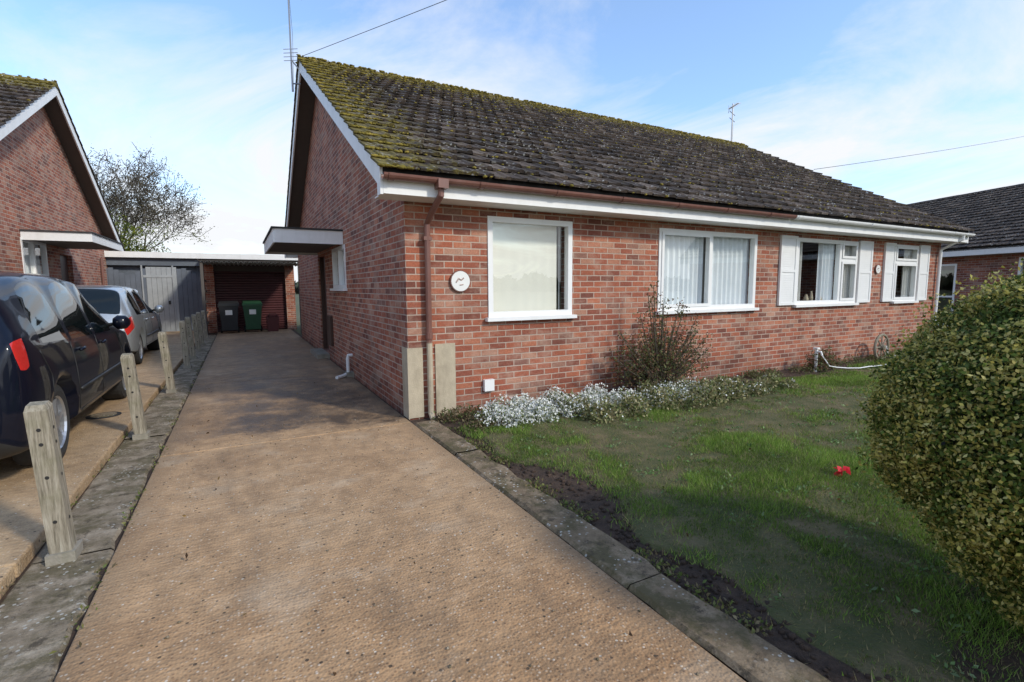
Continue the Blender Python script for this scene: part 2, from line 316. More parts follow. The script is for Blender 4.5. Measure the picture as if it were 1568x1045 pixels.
def roof(par,L,D,ov,oe,He,Hr,tile='tile',tw=.21,ex=.3,slopes=(0,1),vergemat='fascia',mossn=0):
    ye=-oe-.06; run=D/2-ye; s=(Hr-He)/run; th=math.atan(s); c,sn=math.cos(th),math.sin(th); Ls=math.hypot(run,Hr-He)
    mb=MB(); t=.09
    for side in (0,1):
        f=(lambda y:y) if side==0 else (lambda y:D-y)
        mb.prism([(f(-oe),He+s*.06-.005),(f(D/2),Hr-.005),(f(D/2),Hr-.005-t/c),(f(-oe),He+s*.06-t)],-ov+.03,L+ov-.03,'dark')
        for x0 in (-ov,L+ov-.028):
            hb=.19
            mb.prism([(f(-oe),He+s*.06+.0),(f(D/2),Hr+.0),(f(D/2),Hr-hb/c-.02),(f(-oe+.12),He+s*.18-hb-.02),(f(-oe+.12),He-.235),(f(-oe),He-.235)],x0,x0+.028,vergemat)
        for a,b in ((-ov+.028,-.001),(L+.001,L+ov-.028)):
            mb.prism([(f(.0),He+s*(.06+oe)-.15),(f(D/2),Hr-.17),(f(D/2),Hr-.185),(f(0),He+s*(.06+oe)-.165)],a,b,'soffit')
        a,b=sorted((f(-oe-.0),f(-oe+.022)))
        mb.box(-ov+.03,L+ov-.03,a,b,He-.225,He-.02,'fascia')
        a,b=sorted((f(-oe+.023),f(-.002)))
        mb.box(-ov+.03,L+ov-.03,a,b,He-.225,He-.21,'fascia')
    mb.build('roof_structure',par)
    nr=int(Ls/ex)+1; nc=int((L+2*ov)/tw)+1; P=[];R=[]
    X0,X1=-ov-.03,L+ov+.03
    for side in slopes:
        for r in range(nr):
            off=(r%2)*tw*.5
            for q in range(-1,nc+1):
                x0=X0+q*tw+off; x1=x0+tw-.010; x0=max(x0,X0); x1=min(x1,X1)
                if x1-x0<.03: continue
                a=r*ex; b=min(a+ex+.04,Ls+.02); j=random.random()*.012; tl=random.uniform(-.005,.005); dy=random.uniform(-.012,.012)
                h0=.046+j; h1=.012
                def pt(x,l,h):
                    y=ye+c*l-sn*h; z=He+sn*l+c*h
                    return (x,y if side==0 else D-y,z)
                xm=x0+(x1-x0)*.62; xn=x0+(x1-x0)*.74
                prof=[(x0,0.),(xm,-.004),(xn,.014),(x1-.012,.014),(x1,.002)]
                A=[pt(px,a+dy,h0+tl+ph) for px,ph in prof]+[pt(px,b,h1+ph*.6) for px,ph in prof]+[pt(px,a+dy,h0-.026) for px,ph in prof]
                fs=[(i,i+1,6+i,5+i) for i in range(4)]+[(10+i,11+i,i+1,i) for i in range(4)]
                if side==1: fs=[x[::-1] for x in fs]
                rr=random.random()
                for ff in fs: P.append([A[i] for i in ff]); R.append(rr)
                e0=pt(x0,b,h1-.02); e1=pt(x1,b,h1-.02)
                P.append([A[0],A[5],e0,A[10]]); R.append(rr); P.append([A[4],A[14],e1,A[9]]); R.append(rr)
    o=npobj('roof_tiles',np.array(P),None,tile,par); at=o.data.attributes.new('rnd','FLOAT','POINT'); at.data.foreach_set('value',np.repeat(np.array(R,np.float32),4))
    mb=MB(); x=X0
    while x<X1:
        x2=min(x+.44,X1); r=.12+random.uniform(-.004,.004); pl=[]
        for i in range(9):
            a=math.pi*i/8; pl.append((D/2+r*math.cos(a),Hr-.06+r*math.sin(a)))
        mb.prism(pl,x,x2-.006,tile); x+=.44
    o=mb.build('ridge_tiles',par); 
    at=o.data.attributes.new('rnd','FLOAT','POINT'); at.data.foreach_set('value',rng.random(len(o.data.vertices)).astype(np.float32))
    if mossn:
        n=mossn; l=[];rd=[]
        for i in range(n):
            tt=random.random()
            if tt<.40:
                x=random.uniform(X0,X1); an=random.uniform(.0,math.pi)
                l.append((x,D/2+.13*math.cos(an),Hr-.06+.13*math.sin(an))); rd.append(random.uniform(.015,.045))
            else:
                if tt<.68: x=X0+abs(random.gauss(0,.28))
                else: x=random.uniform(X0,X1)
                r=random.randint(0,nr-1)
                if tt>.68 and random.random()<.5: r=nr-1-int(abs(random.gauss(0,2)))
                r=max(r,0)
                a=r*ex-.01+random.random()*.02
                l.append((x,ye+c*a-sn*.03,He+sn*a+c*.03)); rd.append(random.uniform(.010,.034))
        blobs('roof_moss',np.array(l),np.array(rd),'moss',par)
    return s

def house(name,loc,rot,L,D,He,Hr,ov,oe,front,left,right,bm='brick',tile='tile',mossn=0,slopes=(0,1)):
    par=root(name,loc,rot); H=He-.225; s=(Hr-He)/(D/2+oe+.06)
    mb=MB(); th=.25
    fx=lambda u,d,z:(u,d,z); lx=lambda u,d,z:(d,u,z); rx=lambda u,d,z:(L-d,u,z); bx=lambda u,d,z:(u,D-d,z)
    wall(mb,fx,L,H+.2,front,th,bm); wall(mb,bx,L,H+.2,[],th,bm)
    wall(mb,lambda u,d,z:(d,u+th,z),D-2*th,H+.2,[(a-th,b-th,c,d) for a,b,c,d in left],th,bm)
    wall(mb,lambda u,d,z:(L-d,u+th,z),D-2*th,H+.2,[(a-th,b-th,c,d) for a,b,c,d in right],th,bm)
    zt=He+s*(.06+oe)-.12
    for x0,x1 in ((0,th),(L-th,L)):
        mb.prism([(0,H+.2),(D,H+.2),(D,zt),(D/2,Hr-.13),(0,zt)],x0,x1,bm)
    mb.build('brick_walls',par)
    roof(par,L,D,ov,oe,He,Hr,tile,mossn=mossn,slopes=slopes)
    mb=MB(); mb.box(th+.01,L-th-.01,4.2,4.3,.05,H,'roomwall'); mb.box(th+.01,L-th-.01,th+.01,4.19,.03,.06,'roomwall'); mb.box(th+.01,L-th-.01,th+.01,4.19,H-.01,H+.02,'roomwall'); mb.build('interior_partition',par)
    return par,fx,lx,rx

# ------------------------------------------------------------ main house
CX,CY=1.62,5.40
Lm=12.45; Dm=11.; He=2.66; Hr=5.92
F1=(1.0,2.22,1.14,2.34); F2=(3.75,5.95,1.14,2.34); F3=(7.05,9.00,1.16,2.34); F4=(10.42,11.40,1.16,2.34)
SW=(3.45,4.75,1.50,2.24); SD=(5.75,6.75,.12,2.2)
par,fx,lx,rx=house('brick_house',(CX,CY,0),0,Lm,Dm,He,Hr,.34,.36,[F1,F2,F3,F4],[SW,SD],[],mossn=4600)
mb=MB()
window(mb,fx,*F1,cover=[(1.02,2.06,'blind',.0015,.15)])
mb.tube([(2.10,.12,1.15),(2.10,.12,2.3)],.006,'white',4)
window(mb,fx,*F2,mull=(4.85,),cover=[(3.77,4.80,'net',.02,.11),(4.88,5.94,'net',.02,.12)])
window(mb,fx,*F3,mull=(8.42,),trans=[(8.45,8.94,1.98)],cover=[(7.07,7.42,'curtain',.03,.1),(7.95,8.45,'net',.03,.12),(8.62,8.98,'curtain',.03,.1)])
window(mb,fx,*F4,mull=(),trans=[(10.48,11.34,1.98)],cover=[(10.45,10.80,'net',.03,.1),(11.05,11.38,'curtain',.03,.1)])
window(mb,lx,*SW,mull=(4.1,),cover=[(3.5,4.7,'net',.015,.1)])
for (u,r,h) in ((7.62,.05,.16),(7.78,.035,.22),(8.05,.05,.12)):
    mb.tube([(u,.13,1.18),(u,.13,1.18+h*.4),(u,.13,1.18+h*.7),(u,.13,1.18+h)],[r*.6,r,r*.7,r*.4],'cream',8)
mb.build('windows',par)
mb=MB()
def sash(a,b,c,d,xf=fx,w=.045):
    mb.box(a,a+w,-.028,-.0155,c,d,'white',xf); mb.box(b-w,b,-.028,-.0155,c,d,'white',xf); mb.box(a+w,b-w,-.028,-.0155,c,c+w,'white',xf); mb.box(a+w,b-w,-.028,-.0155,d-w,d,'white',xf)
sash(F2[0]+.05,4.84,F2[2]+.05,F2[3]-.05); sash(8.46,F3[1]-.04,F3[2]+.05,1.95); sash(8.46,F3[1]-.04,2.01,F3[3]-.04)
sash(F4[0]+.04,F4[1]-.04,F4[2]+.04,1.95); sash(F4[0]+.04,F4[1]-.04,2.01,F4[3]-.04)
mb.build('window_sashes',par)
mb=MB()
for a,b in ((6.56,7.02),(9.03,9.50),(9.98,10.39),(11.43,11.86)):
    mb.box(a,b,-.03,-.003,1.16,2.36,'white'); mb.box(a,a+.05,-.042,-.031,1.16,2.36,'white'); mb.box(b-.05,b,-.042,-.031,1.16,2.36,'white')
    for z in (1.16,1.73,2.31): mb.box(a+.051,b-.051,-.042,-.031,z,z+.05,'white')
    z=1.23
    while z<2.29:
        if not(1.70<z<1.79): mb.box(a+.055,b-.055,-.034,-.0305,z,z+.022,'white')
        z+=.04
mb.build('shutters',par)
mb=MB()
mb.box(.10,.14,SD[0],SD[1],SD[2],SD[3],'door'); mb.box(.03,.10,SD[0],SD[0]+.06,SD[2],SD[3],'door'); mb.box(.03,.10,SD[1]-.06,SD[1],SD[2],SD[3],'door')
mb.box(-.25,.0,SD[0]-.1,SD[1]+.1,.0,.12,'concrete')
mb.box(-.05,-.002,5.05,5.5,.35,.95,'door')
mb.build('side_door',par)
mb=MB(); y0,y1=3.62,6.75
mb.box(-1.06,-.002,y0,y1,2.30,2.43,'soffit')
mb.box(-1.085,-1.0605,y0-.0,y1,2.25,2.47,'fascia'); mb.box(-1.06,-.004,y0-.025,y0-.0005,2.25,2.47,'fascia'); mb.box(-1.085,-.004,y1+.0005,y1+.025,2.25,2.47,'fascia')
mb.box(-1.11,-.003,y0-.045,y1+.05,2.471,2.50,'felt')
mb.build('porch_canopy',par)
def gutter(a,b,y,z,mat,brk=.9):
    mb=MB(); r=.058; n=8; out=[(y+r*math.cos(math.pi+math.pi*i/n),z+r*math.sin(math.pi+math.pi*i/n)) for i in range(n+1)]
    inn=[(y+(r-.006)*math.cos(math.pi+math.pi*i/n),z+(r-.006)*math.sin(math.pi+math.pi*i/n)) for i in range(n+1)]
    mb.prism(out+inn[::-1],a,b,mat)
    x=a+.05
    while x<b:
        o2=[(y+(r+.008)*math.cos(math.pi+math.pi*i/n),z+(r+.008)*math.sin(math.pi+math.pi*i/n)) for i in range(n+1)]
        mb.prism(o2+out[::-1],x,x+.06,mat); x+=brk
    return mb
yg=-.36-.062; zg=He-.045
mb=gutter(-.33,6.25,yg,zg,'gutter',.98)
mb.tube([(.27,yg,zg-.05),(.27,yg,zg-.16),(.24,-.20,zg-.32),(.235,-.06,zg-.42),(.235,-.05,.88)],.034,'gutter',10)
mb.tube([(.235,-.05,1.0),(.235,-.05,.93)],.043,'gutter',10)
mb.box(.19,.28,-.09,-.005,2.02,2.06,'gutter'); mb.box(.22,.33,yg-.07,yg+.058,zg-.10,zg-.01,'gutter')
mb.tube([(.235,-.05,.90),(.235,-.05,.08),(.235,-.12,.02)],.033,'cream',10)
mb.build('gutter_and_downpipe',par)
mb=gutter(6.26,Lm+.33,yg,zg,'fascia',1.1)
mb.tube([(12.35,yg,zg-.05),(12.35,yg,zg-.12),(12.3,-.06,zg-.34),(12.3,-.05,.1)],.034,'fascia',10)
mb.build('white_gutter',par)
mb=MB()
mb.box(-.012,.165,-.014,-.001,.03,.83,'cream'); mb.box(-.013,-.001,-.0145,.20,.02,.83,'cream'); mb.box(.315,.56,-.014,-.001,.02,.86,'cream')
mb.box(.92,1.05,-.05,-.001,.25,.39,'white'); mb.build('rendered_plinth',par)
M['plaque']=plain('plaque_white',(.78,.78,.75),.3,.05); M['motif']=plain('plaque_motif',(.5,.38,.34),.4,.4,60)
def plaque(u,z,r):
    mb=MB(); 
    def disc(rr,d0,d1,m): mb.prism([(u+rr*math.cos(2*math.pi*i/28),z+rr*math.sin(2*math.pi*i/28)) for i in range(28)],d0,d1,m,axis='y')
    disc(r,-.03,-.001,'gutter'); disc(r*.92,-.036,-.0301,'plaque')
    mb.tube([(u-r*.45,-.038,z-r*.1),(u-r*.2,-.038,z+r*.25),(u+r*.05,-.038,z+r*.1),(u+r*.3,-.038,z+r*.3)],r*.07,'motif',5); mb.tube([(u-r*.1,-.038,z-r*.35),(u+r*.25,-.038,z-r*.3)],r*.06,'motif',5)
    return mb.build('wall_plaque',par)
plaque(.635,1.575,.125); plaque(9.75,1.82,.09)
mb=MB(); mb.tube([(-.001,3.2,.38),(-.07,3.2,.38),(-.08,3.2,.33),(-.08,3.2,.09),(-.16,3.12,.06),(-.3,3.0,.05)],.028,'white',10); mb.box(-.12,-.002,3.1,3.3,.0,.10,'concrete'); mb.build('waste_pipe',par)
def aerial(x,y,z0,z1,s=1.,rot=0,th=1.):
    mb=MB(); mb.tube([(x,y,z0),(x+.01,y,z1)],.016*th,'metal',6)
    c,s_=math.cos(rot),math.sin(rot)
    L_=.75*s; mb.tube([(x-L_*c,y-L_*s_,z1-.1),(x+L_*.6*c,y+L_*.6*s_,z1-.1)],.010*th,'metal',5)
    for i in range(11):
        t=-L_+i*L_*1.6/10; h=.16*s*(1.2-.03*i)
        mb.tube([(x+t*c+h*s_,y+t*s_-h*c,z1-.1),(x+t*c-h*s_,y+t*s_+h*c,z1-.1)],.005*th,'metal',4)
    for h in (-.12,.12): mb.tube([(x+L_*.6*c,y+L_*.6*s_,z1-.1),(x+L_*.7*c,y+L_*.7*s_,z1-.1+h)],.006*th,'metal',4)
    mb.tube([(x+.02,y,z1-.3),(x+.05,y,(z0+z1)/2),(x+.02,y,z0)],.004,'wire',4)
    return mb
mb=aerial(1.15,11.05,5.35,7.50,.9,.9); mb.tube([(1.15,11.05,5.5),(1.30,11.0,5.5)],.014,'metal',5); mb.tube([(1.15,11.05,5.95),(1.30,11.0,5.75)],.014,'metal',5)
for i in range(4): mb.tube([(1.02,11.05,5.9+.07*i),(1.26,10.9,5.9+.07*i)],.006,'metal',4)
mb.build('tv_aerial',None,(1.15,11.05,5.35))
mb=aerial(14.2,11.2,5.7,7.3,.45,1.2,1.3)
for h in (7.0,6.8): mb.tube([(13.95,11.1,h),(14.45,11.3,h)],.012,'metal',4)
mb.build('tv_aerial',None,(14.2,11.2,5.7))

# ------------------------------------------------------------ neighbouring houses
nL=12.; nD=11.7
NX,NY=-3.70-nL,9.4
SWn=(3.9,5.35,1.72,2.48); SDn=(6.3,7.3,.15,2.3)
par2,fx2,lx2,rx2=house('brick_house',(NX,NY,.06),0,nL,nD,2.72,6.05,.34,.36,[],[],[SWn,SDn],tile='tile3',mossn=900)
mb=MB(); window(mb,rx2,*SWn,mull=(4.6,),cover=[(3.95,5.3,'net',.015,.1)])
mb.box(nL-.14,nL-.10,SDn[0],SDn[1],SDn[2],SDn[3],'door'); mb.build('windows',par2)
mb=MB(); y0,y1=3.95,6.9
mb.box(nL+.002,nL+1.08,y0,y1,2.46,2.56,'soffit'); mb.box(nL+1.0805,nL+1.105,y0,y1,2.43,2.60,'fascia'); mb.box(nL+.004,nL+1.105,y0-.025,y0-.0005,2.43,2.60,'fascia'); mb.box(nL+.003,nL+1.13,y0-.05,y1+.05,2.601,2.63,'felt'); mb.build('porch_canopy',par2)
mb=MB(); mb.tube([(nL+.05,10.2,2.4),(nL+.05,10.2,.1)],.035,'gutter',8); mb.build('downpipe',par2)

ang=math.atan2(.94,.35)
hb=house('brick_house',(20.9+.35*14,7.1+.94*14,0),ang+math.pi,26.,10.4,2.65,5.30,.3,.4,[(15.3,16.1,1.05,2.3),(12.6,13.5,.1,2.2),(18.6,20.2,1.1,2.3)],[],[],bm='brick2',tile='tile2')
mb=MB(); window(mb,hb[1],15.3,16.1,1.05,2.3,mull=(15.7,),cover=[]); window(mb,hb[1],18.6,20.2,1.1,2.3,mull=(19.4,)); window(mb,hb[1],12.6,13.5,.1,2.2,mull=(),trans=[(12.66,13.44,1.1)],sill=False)
mb.build('windows',hb[0])

# ------------------------------------------------------------ garages
g=root('garage',(0.4,20,0)); mb=MB(xf=lambda x,y,z:(x-.4,y-20,z))
mb.box(-1.0,-.72,19.9,20.15,0,2.45,'brick'); mb.box(1.5,1.8,19.9,20.15,0,2.45,'brick'); mb.box(-1.0,-.85,20.16,25,0,2.45,'brick'); mb.box(1.65,1.8,20.16,25,0,2.45,'brick')
mb.box(-.72,1.5,20.0,20.14,2.12,2.45,'soffit')
for i in range(24): 
    z=.04+i*.087; mb.prism([(20.10,z),(20.06,z+.02),(20.06,z+.065),(20.10,z+.085)],-.719,1.499,'maroon')
mb.box(-.719,1.499,20.101,20.12,.02,2.12,'maroon')
mb.build('garage_walls',g)
mb=MB(xf=lambda x,y,z:(x-.4,y-20,z))
mb.box(-1.05,1.9,17.85,25.1,2.46,2.55,'felt'); mb.box(-1.08,1.93,17.82,17.849,2.42,2.58,'fascia')
mb.box(-1.08,-1.051,17.85,25.1,2.42,2.58,'fascia')
for i in range(22):
    x=-1.0+i*.13; mb.prism([(x,2.30),(x+.04,2.36),(x+.09,2.36),(x+.125,2.30),(x+.09,2.345),(x+.04,2.345)],17.9,19.9,'palegrey',axis='y')
mb.box(-1.0,1.85,17.88,17.93,2.36,2.42,'soffit')
mb.box(-1.0,-.92,17.95,18.03,0,2.36,'soffit'); mb.box(1.75,1.83,17.95,18.03,0,2.36,'soffit')
for z in (.35,.7,1.05,1.4,1.75): mb.box(-.98,-.95,18.04,19.89,z,z+.06,'soffit')
mb.build('garage_roof',g)
g=root('garage',(-2.4,20.6,0)); mb=MB(xf=lambda x,y,z:(x+2.4,y-20.6,z))
mb.box(-4.2,-1.10,20.4,26,2.60,2.70,'felt'); mb.box(-4.25,-1.09,20.36,20.399,2.55,2.74,'fascia')
mb.box(-4.1,-1.15,20.5,20.6,2.3,2.599,'greyboard'); mb.box(-4.1,-1.15,20.7,25.9,0,2.59,'greyboard')
x=-3.95; i=0
while x<-1.15:
    m='palegrey' if -2.75<x<-1.95 else 'greyboard'; h=2.25 if m=='palegrey' else 2.1+.12*math.sin(i*.9)
    mb.box(x,x+.135,20.42,20.445,.06,h,m); x+=.142; i+=1
mb.box(-2.80,-2.76,20.40,20.46,.05,2.3,'palegrey'); mb.box(-1.95,-1.91,20.40,20.46,.05,2.3,'palegrey'); mb.box(-2.75,-1.95,20.405,20.419,1.9,1.98,'palegrey'); mb.box(-2.1,-2.04,20.39,20.418,1.0,1.12,'black')
mb.build('garage_gates',g)
def fence(name,x0,y0,x1,y1,h,m='wood'):
    mb=MB(); L=math.hypot(x1-x0,y1-y0); n=int(L/.15); dx,dy=(x1-x0)/L,(y1-y0)/L
    X=lambda u,d,z:(x0+dx*u-dy*d,y0+dy*u+dx*d,z)
    for i in range(n): mb.box(i*.15,i*.15+.14,0+(i%2)*.012,.02+(i%2)*.012,.03,h+random.uniform(-.01,.01),m,X)
    for i in range(int(L/1.8)+1): mb.box(i*1.8,i*1.8+.09,.033,.12,0,h+.05,m,X)
    mb.build(name,None,(x0,y0,0))
fence('garden_fence',1.95,19.9,6,19.9,1.75)
fence('garden_fence',-14,24,-4.3,24,1.8)

# ------------------------------------------------------------ ground etc.
mb=MB(); S=1500; mb.add([(-S,-S,0),(S,-S,0),(S,S,0),(-S,S,0)],[(0,1,2,3)],'field'); mb.build('ground')
mb=MB(); mb.add([(-1.2,-6,.004),(16,-6,.004),(16,5.5,.004),(1.7,5.5,.004),(1.7,20,.004),(-1.2,20,.004)],[(0,1,2,3,4,5)],'soil'); mb.build('soil')
mb=MB(); ys=[-6,-1.2,5.24,9.0,12.6,16.2,20.0]
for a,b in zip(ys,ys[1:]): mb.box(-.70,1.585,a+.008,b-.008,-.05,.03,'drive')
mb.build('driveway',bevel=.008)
def rough_strip(name,ys,x0,x1,zt,mat,seed):
    r_=random.Random(seed); mb=MB()
    for a,b in zip(ys,ys[1:]):
        n=max(3,int((b-a)/.12)); L=[];
        for i in range(n+1):
            y=a+.005+(b-a-.01)*i/n; L.append((x0+r_.uniform(-.006,.006),x1+r_.uniform(-.018,.018),y))
        zz=zt+r_.uniform(-.006,.006)
        vs=[]
        for (p,q,y) in L: 
            m=[p,p+.02,p+(q-p)*.5,q-.025,q]; h=[zz-.02,zz+r_.uniform(-.002,.002),zz+r_.uniform(-.003,.003),zz+r_.uniform(-.003,.002),zz-.028]
            vs+=[(m[j],y,h[j]) for j in range(5)]
        mb.add(vs,[(i*5+j,i*5+j+1,(i+1)*5+j+1,(i+1)*5+j) for i in range(n) for j in range(4)],mat)
    mb.build(name)
rough_strip('kerb',[-6,-2.4,-.9,.6,1.75,2.9,4.0,5.15],1.592,1.85,.040,'kerb',3)
rough_strip('concrete_margin',[-6]+[3.5+2.55*(i-3)*1.0 for i in range(10)],-1.095,-.712,.026,'margin',5)
mb=MB(); ys=[-6,-.5,3.4,7.2,11,14.8,20.3]
for i,(a,b) in enumerate(zip(ys,ys[1:])): mb.box(-3.68,-1.10-.004*(i%2),a+.006,b-.006,-.05,.085,'drive2')
mb.build('neighbour_driveway',bevel=.012)
mb=MB(); mb.prism([(-1.42+.16*math.cos(t*math.pi/12),7.05+.16*math.sin(t*math.pi/12)) for t in range(24)],.0855,.093,'tyre',axis='z'); mb.prism([(-1.42+.12*math.cos(t*math.pi/12),7.05+.12*math.sin(t*math.pi/12)) for t in range(24)],.0935,.097,'margin',axis='z'); mb.build('drain_cover',None,(-1.42,7.05,.08))

def edge(y): return 1.95+.06*np.sin(y*3.1)+.04*np.sin(y*7.7+1)+.40*np.exp(-((y-3.0)/.55)**2)+.22*np.exp(-((y-1.5)/.4)**2)
def hgt(x,y): return .03+.018*np.sin(x*1.7+y*.6)+.012*np.sin(y*2.3-x)+.01*np.sin(x*4.1)*np.sin(y*3.7)
mb=MB(); nx,ny=70,60; ysl=np.linspace(-5.5,4.75,ny); vs=[]
for y in ysl:
    e=float(edge(y))
    for i in range(nx):
        t=i/(nx-1); x=e+(16-e)*t**1.5; z=float(hgt(x,y)); 
        if i==0: z=.0
        vs.append((x,y,z))
mb.add(vs,[(j*nx+i,j*nx+i+1,(j+1)*nx+i+1,(j+1)*nx+i) for j in range(ny-1) for i in range(nx-1)],'turf'); mb.build('lawn',smooth=True)
GR=rng.random((64,64))
def vn(x,y,s):
    X=(x*s)%63; Y=(y*s)%63; i=np.floor(X).astype(int); j=np.floor(Y).astype(int); fx_=X-i; fy_=Y-j; fx_=fx_*fx_*(3-2*fx_); fy_=fy_*fy_*(3-2*fy_)
    return (GR[i,j]*(1-fx_)+GR[i+1,j]*fx_)*(1-fy_)+(GR[i,j+1]*(1-fx_)+GR[i+1,j+1]*fx_)*fy_
def blades(n,x0,x1,y0,y1,h,w):
    x=rng.uniform(x0,x1,n); y=rng.uniform(y0,y1,n)
    f=.40*vn(x+9,y+9,1.0)+.3*vn(x+20,y+3,2.9)+.30*vn(x+5,y+31,7.3)
    f=f+.26*np.exp(-((x-4.6)/1.3)**2-((y-3.7)/.55)**2)+.18*np.exp(-((x-6.8)/1.)**2-((y-2.9)/.5)**2)+.18*np.exp(-((x-2.8)/.5)**2-((y-1.7)/.4)**2)
    f=np.clip((f-.5)*2.7+.46,0,1)
    f2=np.clip((.6*vn(x+31,y+17,2.3)+.4*vn(x+2,y+41,6.1)-.5)*2+.5,0,1)
    keep=(x>edge(y)+rng.normal(size=n)*.06)&(rng.random(n)<np.clip(1.5-1.45*f,.10,1)); x,y,f,f2=x[keep],y[keep],f[keep],f2[keep]; n=len(x)
    p=np.stack([x,y,hgt(x,y)-.005],1); a=rng.uniform(0,2*np.pi,n); hh=h*rng.uniform(.4,1.25,n)*(.65+.7*f2)*(1.1-.5*f); ww=w*rng.uniform(.6,1.3,n)
    side=np.stack([np.cos(a),np.sin(a),np.zeros(n)],1)*ww[:,None]*.5
    b=rng.uniform(0,2*np.pi,n); ln=rng.uniform(.1,1.0,n)*hh
    tip=p+np.stack([np.cos(b)*ln,np.sin(b)*ln,hh],1)
    P=np.stack([p-side,p+side,tip],1)
    c=pal(n,[(.12,.20,.028),(.17,.27,.042),(.22,.31,.065),(.10,.15,.04),(.32,.29,.12)],.2,[.28,.32,.2,.12,.08])
    c*=(.72+.6*f2)[:,None]
    c=np.where((rng.random((n,1))<np.clip((f-.45)*1.5,0,.75)[:,None]),pal(n,[(.30,.25,.12),(.24,.20,.09)],.2),c)
    return P,c
parts=[blades(215000,1.85,5.5,.2,4.8,.042,.0055),blades(110000,5.5,9.5,.5,4.8,.045,.009),blades(60000,9.5,16,.5,4.9,.055,.014),blades(12000,1.9,6,-2,.2,.05,.008)]
P=np.concatenate([p for p,c in parts]); C=np.concatenate([c for p,c in parts]); npobj('grass',P,C,'blade',k=3)
n=3400; cx=rng.uniform(2.1,7.5,420); cy=rng.uniform(.6,4.8,420); ii=rng.integers(0,420,n)
pp=np.stack([cx[ii]+rng.normal(size=n)*.03,cy[ii]+rng.normal(size=n)*.03,np.zeros(n)],1); kp=pp[:,0]>edge(pp[:,1]); pp=pp[kp]; pp[:,2]=hgt(pp[:,0],pp[:,1])+.015
leaves('lawn_weeds',pp,rng.uniform(.018,.038,len(pp)),pal(len(pp),[(.12,.21,.06),(.17,.26,.09),(.21,.28,.13)],.2),up=.4)
n=110; x=np.concatenate([rng.uniform(-.7,1.9,40),rng.uniform(2.1,9,70)]); y=rng.uniform(1.2,9,n); y[40:]=rng.uniform(1,4.7,70)
z=np.where(x>2,hgt(x,y)+.05,.045); pl=np.stack([x,y,z],1)
leaves('fallen_leaves',pl,rng.uniform(.02,.04,n),pal(n,[(.14,.08,.03),(.07,.04,.02),(.25,.16,.05)],.2),up=0)
rl=np.array([[3.95,2.02,.09]])+rng.normal(size=(7,3))*np.array([[.02,.02,.008]])
leaves('red_leaf',rl,.065,np.array([[.75,.03,.05]]*7),up=.5,asp=.9)
n=260; x=rng.uniform(-.68,1.56,n); y=rng.uniform(.8,6,n); blobs('gravel',np.stack([x,y,np.full(n,.033)],1),rng.uniform(.003,.008,n),'margin',None,.8)
n=500; y=rng.uniform(.5,4.9,n); x=1.86+rng.random(n)*(edge(y)-1.80); blobs('soil_clods',np.stack([x,y,np.full(n,.008)],1),rng.uniform(.006,.022,n),'soil',None,.8)

# ------------------------------------------------------------ fence posts
def post(x,y,lean=(0,0),h=.9):
    mb=MB(); a=.048; X=lambda p,q,z:(x+p+lean[0]*z,y+q+lean[1]*z,z)
    vs=[(-a,-a,.0),(a,-a,0),(a,a,0),(-a,a,0),(-a,-a,h-.02),(a,-a,h-.02),(a,a,h),(-a,a,h),(-a*.8,-a*.7,h+.012),(a*.8,-a*.7,h+.012),(a*.8,a*.8,h+.02),(-a*.8,a*.8,h+.02)]
    mb.add(vs,[(0,3,2,1),(0,1,5,4),(1,2,6,5),(2,3,7,6),(3,0,4,7),(4,5,9,8),(5,6,10,9),(6,7,11,10),(7,4,8,11),(8,9,10,11)],'wood',X)
    for z in (.25,.50,h-.12,h-.2):
        for (u,v,ax) in ((0,-a-.002,'y'),(a+.002,0,'x')):
            r=.010; pts=[(math.cos(t*math.pi/4)*r,math.sin(t*math.pi/4)*r) for t in range(8)]
            if ax=='y': mb.add([(p,v,z+q) for p,q in pts],[tuple(range(8))],'dark',X)
            else: mb.add([(u,p,z+q) for p,q in pts],[tuple(range(8))],'dark',X)
    mb.prism([(x-.065,y-.07),(x+.06,y-.065),(x+.065,y+.065),(x-.06,y+.065)],.0,.075,'concrete',axis='z')
    mb.build('fence_post',None,(x,y,0))
for y in (3.5,6.05,8.55,11.1,12.6,14.1,15.6,17.2): post(-.93+random.uniform(-.01,.01),y,(random.uniform(-.05,.0)-.03,random.uniform(-.02,.02)),.88+random.uniform(-.03,.02))

